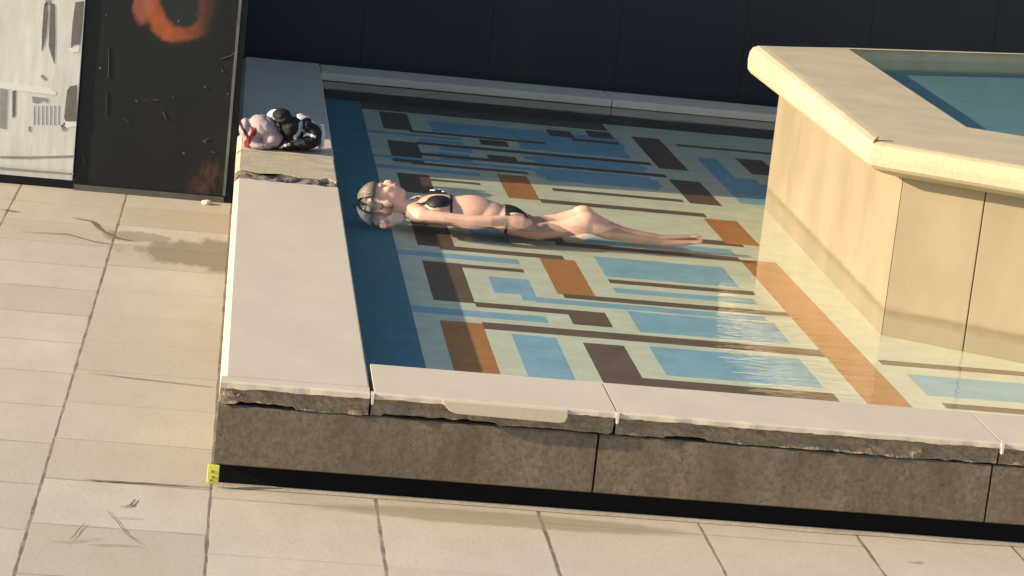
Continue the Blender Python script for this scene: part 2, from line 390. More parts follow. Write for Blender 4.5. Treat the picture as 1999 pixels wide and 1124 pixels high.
for k in range(4):      # the pattern carries on round the basin, out of sight
    x_ = 4.9 + k * 1.0; R(OR if k % 2 else BR, x_, x_ + .18, .5, 1.0); R(B, x_ + .3, x_ + .8, 1.33, 1.68); R(BR, x_, x_ + .18, 7.2, 8.1)
xs = sorted({round(v, 4) for q in M for v in q[1:3]} | {WL - .01, PX - .42}); ys = sorted({round(v, 4) for q in M for v in q[3:5]} | {WF - .02, DY - .40})
xs = [v for v in xs if WL - .011 <= v <= PX - .42]; ys = [v for v in ys if WF - .021 <= v <= DY - .40]
bm = bmesh.new(); V = {(i, j): bm.verts.new((xs[i], ys[j], FZ)) for i in range(len(xs)) for j in range(len(ys))}
for i in range(len(xs) - 1):
    for j in range(len(ys) - 1):
        cx, cy = (xs[i] + xs[i + 1]) / 2, (ys[j] + ys[j + 1]) / 2; c = 0
        for q in M:
            if q[1] < cx < q[2] and q[3] < cy < q[4]: c = q[0]
        bm.faces.new((V[i, j], V[i + 1, j], V[i + 1, j + 1], V[i, j + 1])).material_index = c
def mosaic(name, c, c2, var=.2):
    t = NT(name); v = t.coord(); x, y, z = t.sep(v)
    cell = t.comb(t.math('FLOOR', t.math('MULTIPLY', x, 50)), t.math('FLOOR', t.math('MULTIPLY', y, 50)), 0)
    rnd = t.white(cell); a = t.noise(v, 7, 5, .6)
    col = t.mix(t.ramp(rnd, 0, 1, 0, .65), c, c2)
    col = t.mix(t.ramp(a, .35, .75, 0, .6), col, mul(c, .68)); col = t.mix(t.ramp(t.noise(t.map(v, (1, 3, 1)), 2.5, 6, .7), .5, .75, 0, .35), col, mul(c, .8))
    return t.done(col, .5, t.bump(t.noise(v, 60, 2), .1, .003), .2)
m_mos = [mosaic('mosaic_cream', (.76, .745, .52), (.80, .79, .57)), mosaic('mosaic_blue', (.29, .50, .565), (.35, .56, .62)),
         mosaic('mosaic_brown', (.17, .11, .065), (.22, .145, .09)), mosaic('mosaic_orange', (.54, .215, .06), (.62, .27, .08)),
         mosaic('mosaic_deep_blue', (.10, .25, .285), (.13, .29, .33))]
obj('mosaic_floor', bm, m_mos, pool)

# water
def water_mat(name, tint, ripple):
    t = NT(name); t.n.remove(t.b); v = t.coord(); x, y, z = t.sep(v)
    g = t.n.new('ShaderNodeBsdfGlossy'); g.inputs['Roughness'].default_value = .015; g.inputs['Color'].default_value = (1, 1, 1, 1)
    tr = t.n.new('ShaderNodeBsdfTransparent'); tr.inputs['Color'].default_value = (*tint, 1)
    fz = t.n.new('ShaderNodeFresnel'); bf = t.n.new('ShaderNodeNewGeometry').outputs['Backfacing']
    t.l.new(t.ramp(bf, 0, 1, 1.50, 1 / 1.50), fz.inputs['IOR'])    # the sheet has no thickness: the same reflectance from both sides
    # livelier water near the basin corner, almost still elsewhere
    amp = t.math('ADD', .16, t.math('MULTIPLY', t.ramp(x, 1.5, 2.4, .0, 1, True), t.ramp(y, 1.2, 3.4, 1, .06, True)))
    h = t.math('MULTIPLY', t.math('ADD', t.math('MULTIPLY', t.noise(t.map(v, (.5, 1.9, 1)), 9, 3, .5), 1.1), t.math('MULTIPLY', t.noise(t.map(v, (.6, 1, 1)), 2.2, 2), 1.0)), amp)
    n = t.bump(h, 1.0, ripple)
    t.l.new(n, g.inputs['Normal']); t.l.new(n, fz.inputs['Normal'])
    mx = t.n.new('ShaderNodeMixShader'); t.l.new(fz.outputs[0], mx.inputs[0]); t.l.new(tr.outputs[0], mx.inputs[1]); t.l.new(g.outputs[0], mx.inputs[2])
    t.l.new(mx.outputs[0], t.out.inputs['Surface']); return t.m
def sheet(name, poly, z, m, **k):
    me = D.meshes.new(name)
    a = sum(poly[i][0] * poly[(i + 1) % len(poly)][1] - poly[(i + 1) % len(poly)][0] * poly[i][1] for i in range(len(poly)))
    if a < 0: poly = poly[::-1]
    me.from_pydata([(x_, y_, z) for x_, y_ in poly], [], [tuple(range(len(poly)))]); return link(name, me, m, **k)
m_water = water_mat('pool_water', (.97, .995, .99), .0030)
sheet('water', [(WL - .003, WF - .008), (PX - .42, WF - .008), (PX - .42, DY - .402), (WL - .003, DY - .402)], WZ, m_water, kind='structure')

# ------------------------------------------------------------------ hexagonal upper basin
YS = 2.40; SL = 3.10; XS = 2.895
def hexp(d, z=None, dfront=0):
    """corners of the basin outline moved outwards by d"""
    x0, x1 = XS - d, XS + 5.36 + d; t3 = d * math.tan(math.radians(30)); k = (x1 - x0) / 2 * math.tan(math.radians(30))
    y0, y1 = YS - t3 + dfront, YS + SL + t3
    q = [(x0, y0), (x0, y1), ((x0 + x1) / 2, y1 + k), (x1, y1), (x1, y0), ((x0 + x1) / 2, y0 - k)]
    c, s_ = math.cos(TW), math.sin(TW)
    return [(XS + (x - XS) * c + (y - YS) * s_, YS - (x - XS) * s_ + (y - YS) * c) for x, y in q]
TW = math.radians(1.3)
bas = thing('hexagonal_basin', (5.61, 4.1, FZ), 'tall cream stone hexagonal upper basin with thick rounded rim, standing in the pool', 'fountain basin')
m_rim = stone('basin_stone', (.52, .43, .28), .16, 3, 70, .15, .75, .25, tint=(.50, .385, .24))
def shaft_mat():
    t = NT('basin_panels'); v = t.coord(); x, y, z = t.sep(v)
    a = t.noise(t.map(v, (1, 1, .5)), 3, 5, .6); b = t.noise(v, 60, 3)
    col = t.mix(t.ramp(a, .35, .7), (.235, .19, .12), (.29, .235, .152)); col = t.mix(t.ramp(b, .5, .8, 0, .25), col, (.24, .18, .11))
    col = t.mix(t.ramp(t.noise(t.map(v, (1, 1, .35)), 7, 5, .7), .52, .72, 0, .35), col, (.25, .195, .125))
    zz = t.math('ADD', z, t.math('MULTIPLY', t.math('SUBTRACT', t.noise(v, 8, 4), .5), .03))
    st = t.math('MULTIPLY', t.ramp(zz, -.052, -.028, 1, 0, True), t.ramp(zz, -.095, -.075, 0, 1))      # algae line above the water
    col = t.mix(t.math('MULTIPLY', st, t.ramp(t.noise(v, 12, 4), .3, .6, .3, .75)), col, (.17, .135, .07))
    return t.done(col, t.ramp(a, .3, .7, .55, .75), t.bump(b, .12, .004), .3)
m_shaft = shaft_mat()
C = hexp(0)
for k in range(6):      # panels of each face, a part each
    a, b = Vector((*C[k], 0)), Vector((*C[(k + 1) % 6], 0)); L = (b - a).length
    nrm = Vector((-(b - a).y, (b - a).x, 0)).normalized()
    if nrm.dot(Vector((5.61, 4.1, 0)) - a) > 0: nrm = -nrm
    pitch = .375 if k in (4, 5) else (3.3 if k == 0 else .8)
    if k == 0: cuts = [0, L]
    else:
        n = int(L / pitch); cuts = [i * pitch for i in range(n + 1)]
        if k == 5: pass
        if k == 4 or k == 5:
            # first joint measured from the corner nearest the camera
            cuts = [L - i * pitch for i in range(n + 1)][::-1] if k == 5 else cuts
            if cuts[0] > .02: cuts = [0] + cuts
        if cuts[-1] < L - .02: cuts.append(L)
    d = (b - a) / L
    for c0, c1 in zip(cuts, cuts[1:]):
        bm = bmesh.new(); p0, p1 = a + d * (c0 + .0022), a + d * (c1 - .0022); i_ = -nrm * .06
        if c0 == 0: q0 = p0 + i_ + d * .035
        else: q0 = p0 + i_
        if c1 == L: q1 = p1 + i_ - d * .035
        else: q1 = p1 + i_
        lo = [Vector((q.x, q.y, FZ)) for q in (p0, p1, q1, q0)]; hi = [Vector((q.x, q.y, .545)) for q in (p0, p1, q1, q0)]
        vl = [bm.verts.new(q) for q in lo]; vh = [bm.verts.new(q) for q in hi]
        bm.faces.new(vl); bm.faces.new(vh)
        for j in range(4): bm.faces.new((vl[j], vl[(j + 1) % 4], vh[(j + 1) % 4], vh[j]))
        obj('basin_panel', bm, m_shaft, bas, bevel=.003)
def inner(h): return [(x, y + (DF if k in (0, 4, 5) else DB)) for k, (x, y) in enumerate(h)]
DF, DB = .45, .68
def ringmesh(prof, name, m, close=True, smooth=False, bevel=0, dfr=None):
    bm = bmesh.new(); rings = []
    for j, (d, z_) in enumerate(prof):
        hp = hexp(d)
        if dfr and dfr[j]:
            hp = inner(hp)
        rings.append([bm.verts.new((x_, y_, z_ if k_ not in (1, 2, 3) or 0 < j < 4 else .73 + (z_ - .70) * 1.37)) for k_, (x_, y_) in enumerate(hp)])
    n = len(rings)
    for i in range(n if close else n - 1):
        a, b = rings[i], rings[(i + 1) % n]
        for k in range(6): bm.faces.new((a[k], a[(k + 1) % 6], b[(k + 1) % 6], b[k]))
    return obj(name, bm, m, bas, smooth=smooth, bevel=bevel)
rim = [(-.45, .70), (-.45, .40), (-.06, .40), (-.061, .5455), (.0, .5455), (.03, .546), (.11, .564), (.160, .584), (.176, .600), (.180, .635), (.176, .668), (.162, .688), (.136, .698), (.10, .70)]
ringmesh(rim, 'basin_rim', m_rim, dfr=[1, 1] + [0] * 12)
C2 = inner(hexp(-.44))
bm = bmesh.new(); bm.faces.new([bm.verts.new((x_, y_, .605)) for x_, y_ in C2])
obj('basin_floor', bm, mosaic('basin_tile', (.26, .42, .42), (.30, .47, .46)), bas)
C3 = hexp(0.02); bm = bmesh.new(); 
sheet('basin_water', C2, .665, water_mat('basin_water', (.88, .97, .97), .003), kind='structure')
# chip out of the rim at its near corner: a small dark open joint
bm = bmesh.new()
q0 = at(1700, 292, Y=2.30); v_ = [bm.verts.new(at(a, b, Y=2.352)) for a, b in ((1698, 296), (1706, 292), (1708, 286), (1717, 265), (1706, 274))]
bm.faces.new(v_); ext = bmesh.ops.extrude_face_region(bm, geom=bm.faces[:]); bmesh.ops.translate(bm, vec=(0.01, .035, 0), verts=[g for g in ext['geom'] if isinstance(g, bmesh.types.BMVert)])
obj('rim_chip', bm, plain('chip_dirt', (.16, .12, .06), .9), bas)

# ------------------------------------------------------------------ hoarding behind the pool
hb = thing('hoarding_wall', (3, 8.82, -H), 'tall near-black panelled hoarding directly behind the pool', 'wall')
xk = -2.3 - .66
xs_ = [.785 + .868 * k for k in range(-5, 16)]
for a, b in zip(xs_, xs_[1:]):
    bm = bmesh.new(); box(bm, a + .001, 8.80, -H + .01, b - .001, 8.84, 3.6); obj('hoarding_panel', bm, m_hoard, hb)
bm = bmesh.new(); box(bm, xs_[0], 8.845, -H, xs_[-1], 8.90, 3.6); obj('backing', bm, m_black, hb)
for a, b in ((5.445, 6.575), (6.576, 7.685), (7.686, 8.795)):      # panels added behind the boards, unseen, to shade the pool's back and hoarding
    bm = bmesh.new(); box(bm, -.92, a, -H + .01, -.88, b, 1.58 if a < 7 else 3.4); obj('shade_panel', bm, m_hoard, hb)

# ------------------------------------------------------------------ the two boards left of the pool
def steel_mat():
    t = NT('scuffed_charcoal_steel'); v = t.coord(); x, y, z = t.sep(v)
    a = t.noise(t.map(v, (1, 1, .4)), 4, 6, .65); b = t.noise(v, 30, 3)
    col = t.mix(a, (.0125, .0135, .015), (.021, .021, .0215))
    wob = t.math('MULTIPLY', t.math('SUBTRACT', t.noise(v, 7, 4), .5), .10)
    cc = at(352, 8, Y=5.37)
    dx = t.math('SUBTRACT', x, cc.x); dz = t.math('SUBTRACT', z, cc.z)
    d = t.math('ADD', t.math('SQRT', t.math('ADD', t.math('MULTIPLY', dx, dx), t.math('MULTIPLY', t.math('MULTIPLY', dz, dz), .72))), wob)
    ring = t.ramp(t.math('ABSOLUTE', t.math('SUBTRACT', d, .145)), .018, .052, 1, 0, True)
    fade = t.math('MULTIPLY', t.ramp(z, cc.z + .12, cc.z + .02, 0, 1), t.ramp(dx, .15, .0, .12, 1))
    ring = t.math('MULTIPLY', ring, t.math('MULTIPLY', fade, t.ramp(t.noise(v, 18, 4), .25, .6, .55, 1)))
    glow = t.ramp(d, .10, .26, .30, 0, True)
    col = t.mix(glow, col, (.03, .05, .042))
    col = t.mix(ring, col, (.36, .095, .03))
    c2 = at(277, 14, Y=5.37)
    d2 = t.math('SQRT', t.math('ADD', t.math('POWER', t.math('SUBTRACT', x, c2.x), 2), t.math('MULTIPLY', t.math('POWER', t.math('SUBTRACT', z, c2.z), 2), .3)))
    col = t.mix(t.ramp(t.math('ADD', d2, t.math('MULTIPLY', wob, .6)), .03, .06, .75, 0, True), col, (.34, .11, .07))
    # rusty smear low on the right
    c3 = at(408, 362, Y=5.37)
    d3 = t.math('SQRT', t.math('ADD', t.math('POWER', t.math('SUBTRACT', x, c3.x), 2), t.math('MULTIPLY', t.math('POWER', t.math('SUBTRACT', z, c3.z), 2), .5)))
    col = t.mix(t.math('MULTIPLY', t.ramp(t.math('ADD', d3, wob), .03, .13, .8, 0, True), t.ramp(t.noise(t.map(v, (3, 1, 1)), 14, 4), .35, .65)), col, (.11, .055, .032))
    sp = t.ramp(t.noise(v, 26, 2, .4), .735, .78, 0, .7)
    col = t.mix(sp, col, (.25, .25, .24))
    return t.done(col, t.ramp(b, .3, .7, .5, .7), t.bump(a, .1, .004), .2)
sb = thing('steel_board', (-.45, 5.42, -H), 'charcoal steel board with orange sprayed paint and rust, between the pale board and the pool', 'board')
xr, xl = -.042, -.858
bm = bmesh.new(); box(bm, xl, 5.39, -H + .035, xr, 5.44, 1.62); obj('board_sheet', bm, steel_mat(), sb, bevel=.002)
bm = bmesh.new(); box(bm, xr - .012, 5.376, -H + .04, xr + .003, 5.389, 1.62); obj('edge_trim', bm, plain('worn_edge', (.13, .13, .12), .6, .7, 14), sb)
bm = bmesh.new(); box(bm, xl + .004, 5.372, -H, xr - .004, 5.388, -H + .03); obj('foot_rail', bm, plain('foot_rail', (.10, .095, .08), .7, .5, 9), sb)
bm = bmesh.new(); box(bm, xr + .004, 5.40, -H, -.004, 5.43, 1.62); obj('gap_post', bm, m_black, sb)
for pts, w_ in [(((211, 92), (212, 120), (211, 152)), .004), (((208, 180), (207, 225)), .002), (((318, 218), (324, 232)), .006), (((398, 168), (402, 172)), .011), (((432, 136), (436, 140)), .010),
                (((430, 115), (452, 108), (458, 102)), .004), (((298, 195), (310, 195)), .004), (((240, 230), (252, 238)), .004), (((398, 275), (408, 270)), .004), (((412, 296), (420, 298)), .006), (((462, 40), (460, 90), (455, 130), (450, 200)), .0035), (((160, 300), (166, 322)), .003)]:
    bm = bmesh.new(); L = [at(a, b, Y=5.386) for a, b in pts]
    pr = []
    for i, q in enumerate(L):
        d = (L[min(i + 1, len(L) - 1)] - L[max(i - 1, 0)]).normalized(); s = Vector((-d.z, 0, d.x)) * w_ * .6 * (.6 + .5 * abs(N(i, w_ * 900)))
        pr.append((bm.verts.new(q + s), bm.verts.new(q - s)))
    for (a, b), (c, d) in zip(pr, pr[1:]): bm.faces.new((a, b, d, c))
    ext = bmesh.ops.extrude_face_region(bm, geom=bm.faces[:]); bmesh.ops.translate(bm, vec=(0, .003, 0), verts=[g for g in ext['geom'] if isinstance(g, bmesh.types.BMVert)])
    obj('scratch', bm, D.materials.get('scratch') or plain('scratch', (.085, .085, .082), .8, .6, 40), sb)

pb = thing('printed_board', (-2.4, 5.40, -H), 'pale grey board with faded print of dark arches, left of the charcoal steel board', 'board')
def print_mat():
    t = NT('faded_print'); v = t.coord(); x, y, z = t.sep(v)
    a = t.noise(t.map(v, (6, 1, .7)), 5, 6, .65); b = t.noise(t.map(v, (1, 1, 1)), 3, 4)
    col = t.mix(t.ramp(a, .35, .7), (.60, .58, .52), (.74, .72, .66)); col = t.mix(t.ramp(b, .4, .7, 0, .4), col, (.42, .42, .40))
    lo = t.ramp(z, .055, -.02, 0, 1)   # print's darker lower band: water or pavement of the pictured scene
    col = t.mix(t.math('MULTIPLY', t.ramp(z, -.27, -.29, 0, .3), 1), col, (.30, .30, .28))
    return t.done(col, .75, None, .2)
bm = bmesh.new(); box(bm, -4.0, 5.378, -H + .05, xl - .008, 5.42, 1.60); obj('board_sheet', bm, print_mat(), pb, bevel=.002)
bm = bmesh.new(); box(bm, -4.0, 5.40, -H, xl - .008, 5.425, -H + .048); obj('foot_rail', bm, m_black, pb)
m_pd = plain('print_dark', (.15, .14, .12), .8, .45, 35); m_pm = plain('print_grey', (.27, .26, .23), .8, .3, 30); m_pw = plain('print_white', (.72, .70, .66), .8, .1, 30)
bmd, bmm, bmw = ('print_arch', m_pd), ('print_shading', m_pm), ('print_highlight', m_pw)
def mark(bm, pts, Y=5.3765):
    nm, mt = bm; bm = bmesh.new(); v_ = [bm.verts.new(at(a, b, Y=Y)) for a, b in pts]; fc = bm.faces.new(v_)
    ext = bmesh.ops.extrude_face_region(bm, geom=[fc]); bmesh.ops.translate(bm, vec=(0, .001, 0), verts=[g for g in ext['geom'] if isinstance(g, bmesh.types.BMVert)])
    obj(nm, bm, mt, pb)
mark(bmd, [(86, 8), (92, 3), (94, 30), (90, 70), (86, 88), (81, 100), (82, 60)])
mark(bmd, [(98, 5), (107, 8), (108, 70), (106, 125), (99, 104), (95, 88)])
mark(bmd, [(147, 4), (164, 2), (161, 50), (156, 88), (146, 86), (138, 94), (141, 50)])
mark(bmd, [(131, 176), (137, 168), (150, 166), (150, 200), (150, 236), (128, 236), (125, 230)])
mark(bmd, [(24, 178), (31, 176), (30, 226), (24, 230)])
mark(bmm, [(0, 172), (14, 174), (12, 252), (0, 250)]); mark(bmm, [(62, 188), (94, 192), (92, 201), (86, 196), (72, 202), (64, 200)])
mark(bmm, [(84, 145), (92, 155), (86, 157), (78, 148)]); mark(bmm, [(118, 245), (126, 238), (130, 254), (122, 256)]); mark(bmm, [(55, 248), (60, 246), (60, 258), (56, 256)])
mark(bmm, [(88, 0), (100, 0), (97, 10), (91, 10)])
for k in range(7): mark(bmm, [(66 + k * 8, 206), (67.4 + k * 8, 206), (67 + k * 8, 244 + 6 * N(k, 2)), (65.5 + k * 8, 243)])
mark(bmm, [(0, 304), (60, 305), (145, 303), (145, 307), (60, 310), (0, 309)]); mark(bmm, [(0, 326), (144, 338), (144, 341), (0, 331)])
mark(bmw, [(132, 95), (154, 90), (154, 100), (140, 102)]); mark(bmw, [(118, 244), (130, 238), (149, 239), (149, 246), (126, 250)]); mark(bmw, [(0, 160), (98, 172), (110, 180), (108, 185), (60, 180), (0, 172)])

# small yellow tag on the pool corner
bm = bmesh.new(); o0 = Vector((-.004, .0, 0))
box(bm, -.018, .018, -.368, .022, .026, -.302)
tg = obj('corner_tag', bm, plain('yellow_tag', (.62, .60, .10), .5, .1, 40), bevel=.002, label='small yellow-green plastic tag on the near corner at the foot of the pool', cat='tag')
bm = bmesh.new()
for q in ((-.002, -.325), (.002, -.345), (-.004, -.357)): box(bm, q[0] - .004, .0145, q[1] - .004, q[0] + .004, .0178, q[1] + .004)
obj('tag_mark', bm, plain('olive_mark', (.22, .22, .04), .6), tg)

# ------------------------------------------------------------------ blended bodies
def blob_mesh(name, parts, voxel, smooth_it=6, disp=None):
    bm = bmesh.new()
    for q in parts:
        if q[0] == 'e':
            _, c, rad, rot = q
            m = Matrix.Translation(c) @ rot.to_4x4() @ Matrix.Diagonal((*rad, 1))
            bmesh.ops.create_icosphere(bm, subdivisions=4, radius=1, matrix=m)
        else:
            tube(bm, q[1], q[2], 16)
            for pt, rd in zip(q[1], q[2] if isinstance(q[2], (list, tuple)) else [q[2]] * len(q[1])):
                bmesh.ops.create_icosphere(bm, subdivisions=3, radius=rd, matrix=Matrix.Translation(pt))
    me = D.meshes.new(name); bm.to_mesh(me); bm.free()
    o = D.objects.new(name + '_tmp', me); COL.objects.link(o)
    md = o.modifiers.new('r', 'REMESH'); md.mode = 'VOXEL'; md.voxel_size = voxel
    s = o.modifiers.new('s', 'SMOOTH'); s.factor = .5; s.iterations = smooth_it
    bpy.context.view_layer.update()
    ev = o.evaluated_get(bpy.context.evaluated_depsgraph_get()); out = D.meshes.new_from_object(ev)
    D.objects.remove(o)
    if disp:
        nr = [v.normal.copy() for v in out.vertices]
        for v, n_ in zip(out.vertices, nr): v.co += n_ * disp(v.co, n_)
    return out
I3 = Matrix.Identity(3)
def E(c, rad, rx=0, ry=0, rz=0):
    return ('e', Vector(c), rad, Matrix.Rotation(rz, 3, 'Z') @ Matrix.Rotation(ry, 3, 'Y') @ Matrix.Rotation(rx, 3, 'X'))
def T(pts, rad): return ('t', [Vector(q) for q in pts], rad)
def skin_off(me, sel, off, name, mat, parent, shift, **k):
    """a garment or patch: the faces of a body that sel() picks, lifted off the surface"""
    bm = bmesh.new(); bm.from_mesh(me); bm.normal_update()
    bmesh.ops.delete(bm, geom=[f_ for f_ in bm.faces if not sel(f_.calc_center_median(), f_.normal)], context='FACES')
    for v in bm.verts: v.co += v.normal * off
    ext = bmesh.ops.solidify(bm, geom=bm.faces[:], thickness=off * .8)
    m2 = D.meshes.new(name); bm.to_mesh(m2); bm.free()
    return link(name, m2, mat, parent, True, **k)

# ------------------------------------------------------------------ the person floating on the back
# local frame: x from crown to toes, y across the body (+ away from the camera), z up
PY = 3.93
person = None
def hand(base, direc, side, curl):
    """palm, four bent fingers and a thumb from the wrist point"""
    d = Vector(direc).normalized(); s = Vector(side).normalized(); n_ = d.cross(s).normalized(); b = Vector(base); L = []
    L.append(T([b, b + d * .045, b + d * .085], [.022, .027, .026])); L.append(T([b + d * .03 + s * .014, b + d * .085 + s * .026], [.017, .014])); L.append(T([b + d * .03 - s * .014, b + d * .082 - s * .026], [.017, .013]))
    for k, ln in enumerate((.070, .078, .073, .058)):
        o_ = s * (.030 - .020 * k); q = b + d * .085 + o_
        q1 = q + d * ln * .45 + n_ * curl * .008; q2 = q1 + d * ln * .32 + n_ * curl * .018; q3 = q2 + d * ln * .22 + n_ * curl * .020
        L.append(T([q, q1, q2, q3], [.0095, .009, .0082, .007]))
    q = b + d * .025 + s * .028; L.append(T([q, q + d * .03 + s * .022, q + d * .062 + s * .03 + n_ * .01 * curl], [.012, .010, .008]))
    return L
hz = -.012
P = []
# head: skull, face, jaw, nose, ears
P += [E((.105, 0, hz - .015), (.098, .074, .090)), E((.155, 0, hz + .012), (.070, .058, .070)), E((.200, 0, hz + .035), (.030, .030, .030)),
      E((.135, 0, hz + .085), (.020, .009, .014)), T([(.115, 0, hz + .072), (.145, 0, hz + .088)], [.007, .011]), E((.172, 0, hz + .074), (.010, .022, .010)),
      E((.098, 0, hz + .066), (.018, .045, .012)), E((.14, .038, hz + .058), (.022, .018, .016)), E((.14, -.038, hz + .058), (.022, .018, .016)),
      E((.140, .076, hz - .010), (.030, .008, .018)), E((.140, -.076, hz - .010), (.030, .008, .018))]
P += [T([(.17, 0, hz - .02), (.225, 0, -.050), (.275, 0, -.062)], [.056, .050, .060])]
# trunk
P += [T([(.29, -.10, -.062), (.29, .10, -.062)], [.058, .058]), E((.31, -.165, -.058), (.062, .052, .056)), E((.31, .165, -.062), (.062, .052, .056)),
      E((.415, 0, -.055), (.160, .150, .092)), E((.39, -.082, -.012), (.062, .062, .050)), E((.39, .082, -.008), (.062, .062, .050)),
      E((.56, 0, -.050), (.150, .132, .096)), E((.64, 0, -.064), (.12, .140, .090)), E((.735, 0, -.078), (.115, .168, .088)),
      E((.55, 0, -.015), (.14, .085, .058))]
# legs: the knees break the surface, the shins run down under it
for s_, ky in ((-1, -.075), (1, .085)):
    P += [T([(.76, s_ * .082, -.088), (.88, s_ * .088, -.122), (1.01, ky * 1.02, -.084), (1.115, ky, -.032)], [.086, .076, .066, .058]),
          E((1.12, ky, -.018), (.062, .052, .052)),
          T([(1.13, ky, -.030), (1.24, ky * 1.0, -.082), (1.38, ky * .9, -.112), (1.52, ky * .8, -.125)], [.052, .054, .042, .030]),
          T([(1.52, ky * .8, -.128), (1.555, ky * .8, -.122)], [.034, .032]),
          T([(1.55, ky * .8, -.125), (1.61, ky * .85, -.108), (1.675, ky * .9, -.088)], [.032, .028, .020]),
          E((1.685, ky * .9 + s_ * .004, -.082), (.030, .034, .014), 0, -.35)]
    for k in range(5): P.append(T([(1.69, ky * .9 + (.024 - .012 * k) * -s_, -.078), (1.715 - .004 * k, ky * .9 + (.026 - .013 * k) * -s_, -.064)], [.0085 if k else .011, .0075 if k else .010]))
# near arm along the side, hand resting on the hip
P += [T([(.31, -.178, -.058), (.42, -.205, -.056), (.555, -.215, -.050)], [.049, .043, .037]), T([(.555, -.215, -.050), (.64, -.21, -.040), (.715, -.192, -.026)], [.037, .033, .024])]
P += hand((.715, -.192, -.026), (1, .10, -.10), (0.05, .75, .62), -1)
# far arm drifting away from the body
P += [T([(.31, .178, -.062), (.41, .235, -.075), (.53, .275, -.085)], [.049, .041, .036]), T([(.53, .275, -.085), (.62, .275, -.078), (.715, .255, -.070)], [.036, .032, .024])]
P += hand((.715, .255, -.070), (1, -.10, .02), (0, -1, .05), 1)
body = blob_mesh('person', P, .0052, 7)

def skin_mat():
    t = NT('skin'); v = t.coord(); a = t.noise(v, 9, 5); b = t.noise(v, 120, 3)
    col = t.mix(t.ramp(a, .3, .7), (.58, .325, .22), (.67, .42, .30)); col = t.mix(t.ramp(t.noise(v, 28, 4, .7), .5, .75, 0, .35), col, (.52, .24, .16))
    t.b.inputs['Subsurface Weight'].default_value = .12; t.b.inputs['Subsurface Radius'].default_value = (.02, .008, .004); t.b.inputs['Subsurface Scale'].default_value = .5
    return t.done(col, t.ramp(a, .3, .7, .32, .48), t.bump(b, .06, .002), .5)
m_skin = skin_mat()
OFF = Vector((.61, PY, -.016))
body.name = 'person'
for v in body.vertices:
    if v.co.z < -.055: v.co.z = -.055 + (v.co.z + .055) * .5
person = link('person', body, m_skin, None, True, label='person in black swimwear lying face up in the shallow water, knees above the surface', cat='person')
person.location = OFF; person.rotation_euler = (0, 0, -.025)
m_swim = plain('black_swimwear', (.012, .012, .014), .55, .3, 60, .1)
def topsel(c, n_):
    if not (.28 < c.x < .465) or c.z < -.10: return False
    inb = any(((c.x - .388) / .058) ** 2 + ((c.y - s_ * .084) / .058) ** 2 < 1 and c.z > -.03 for s_ in (-1, 1))
    band = .445 < c.x < .457 and abs(c.y) < .152
    strap = .28 < c.x < .37 and abs(abs(c.y) - .082) < .009 and c.z > -.05
    return inb or band or strap
skin_off(body, topsel, .0035, 'bikini_top', m_swim, person, None)
def botsel(c, n_):
    if .718 < c.x < .732 and abs(c.y) < .18: return True
    return .725 < c.x < .90 and abs(c.y) < .105 - (c.x - .72) * .6 and c.z > -.2
skin_off(body, botsel, .004, 'bikini_bottom', m_swim, person, None)
bm = bmesh.new()
for q in ((.725, -.172, -.035),):
    for a_ in (-.6, .5, 1.4): tube(bm, [q, (q[0] + .03 * math.cos(a_), q[1] - .008, q[2] + .03 * math.sin(a_)), (q[0] + .045 * math.cos(a_), q[1] - .004, q[2] + .05 * math.sin(a_) - .01)], [.005, .0055, .003], 6)
obj('side_tie', bm, m_swim, person, local=True, smooth=True)
bm = bmesh.new()
for a, b, cc in ((.37, .075, .042), (.395, .098, .041), (.415, .070, .040), (.36, .1, .036)):  # small white spots on the far cup of the bikini top
    bm = bmesh.new(); bmesh.ops.create_icosphere(bm, subdivisions=2, radius=1, matrix=Matrix.Translation((a, b, cc)) @ Matrix.Diagonal((.011, .008, .004, 1))); obj('white_spot', bm, D.materials.get('spot_white') or plain('spot_white', (.75, .72, .70), .6), person, local=True, smooth=True)
# wet dark hair: cap over the crown plus strands lying on the water
m_hair = plain('wet_hair', (.15, .118, .09), .42, .4, 80, .4, spec=.5)
def hairsel(c, n_):
    e = .018 * N(c.x * 30, c.y * 30, c.z * 30)
    return c.x < .205 and abs(c.y) < .078 and ((c.x + e < .066 + .6 * max(0, -(c.z - hz))) or (c.z + e < hz - .008 and c.x < .165))
hair = skin_off(body, hairsel, .009, 'hair', m_hair, person, None)
for v in hair.data.vertices: v.co += v.normal * (.006 * N(v.co.x * 20, v.co.y * 55, v.co.z * 20) + .004 * N(v.co.x * 30, v.co.y * 110, v.co.z * 30))
bm = bmesh.new(); random.seed(3)
for k in range(40):
    a = math.radians(95 + 170 * (k / 39)); st = Vector((.085 + .072 * math.cos(a), .072 * math.sin(a), -.062 + .02 * random.random()))
    L = .02 + .03 * random.random(); d = Vector((math.cos(a) * .9 - .1, math.sin(a), 0)).normalized(); pts = [st]
    for j in range(1, 6):
        d = (d + Vector((random.uniform(-.3, .3), random.uniform(-.3, .3), 0))).normalized(); q = pts[-1] + d * L / 5; q.z = max(-.066, min(st.z, -.056 + (st.z + .056) * (1 - j / 3))) if j < 3 else -.060; pts.append(q)
    tube(bm, pts, [.006, .006, .005, .004, .003, .0015], 5)
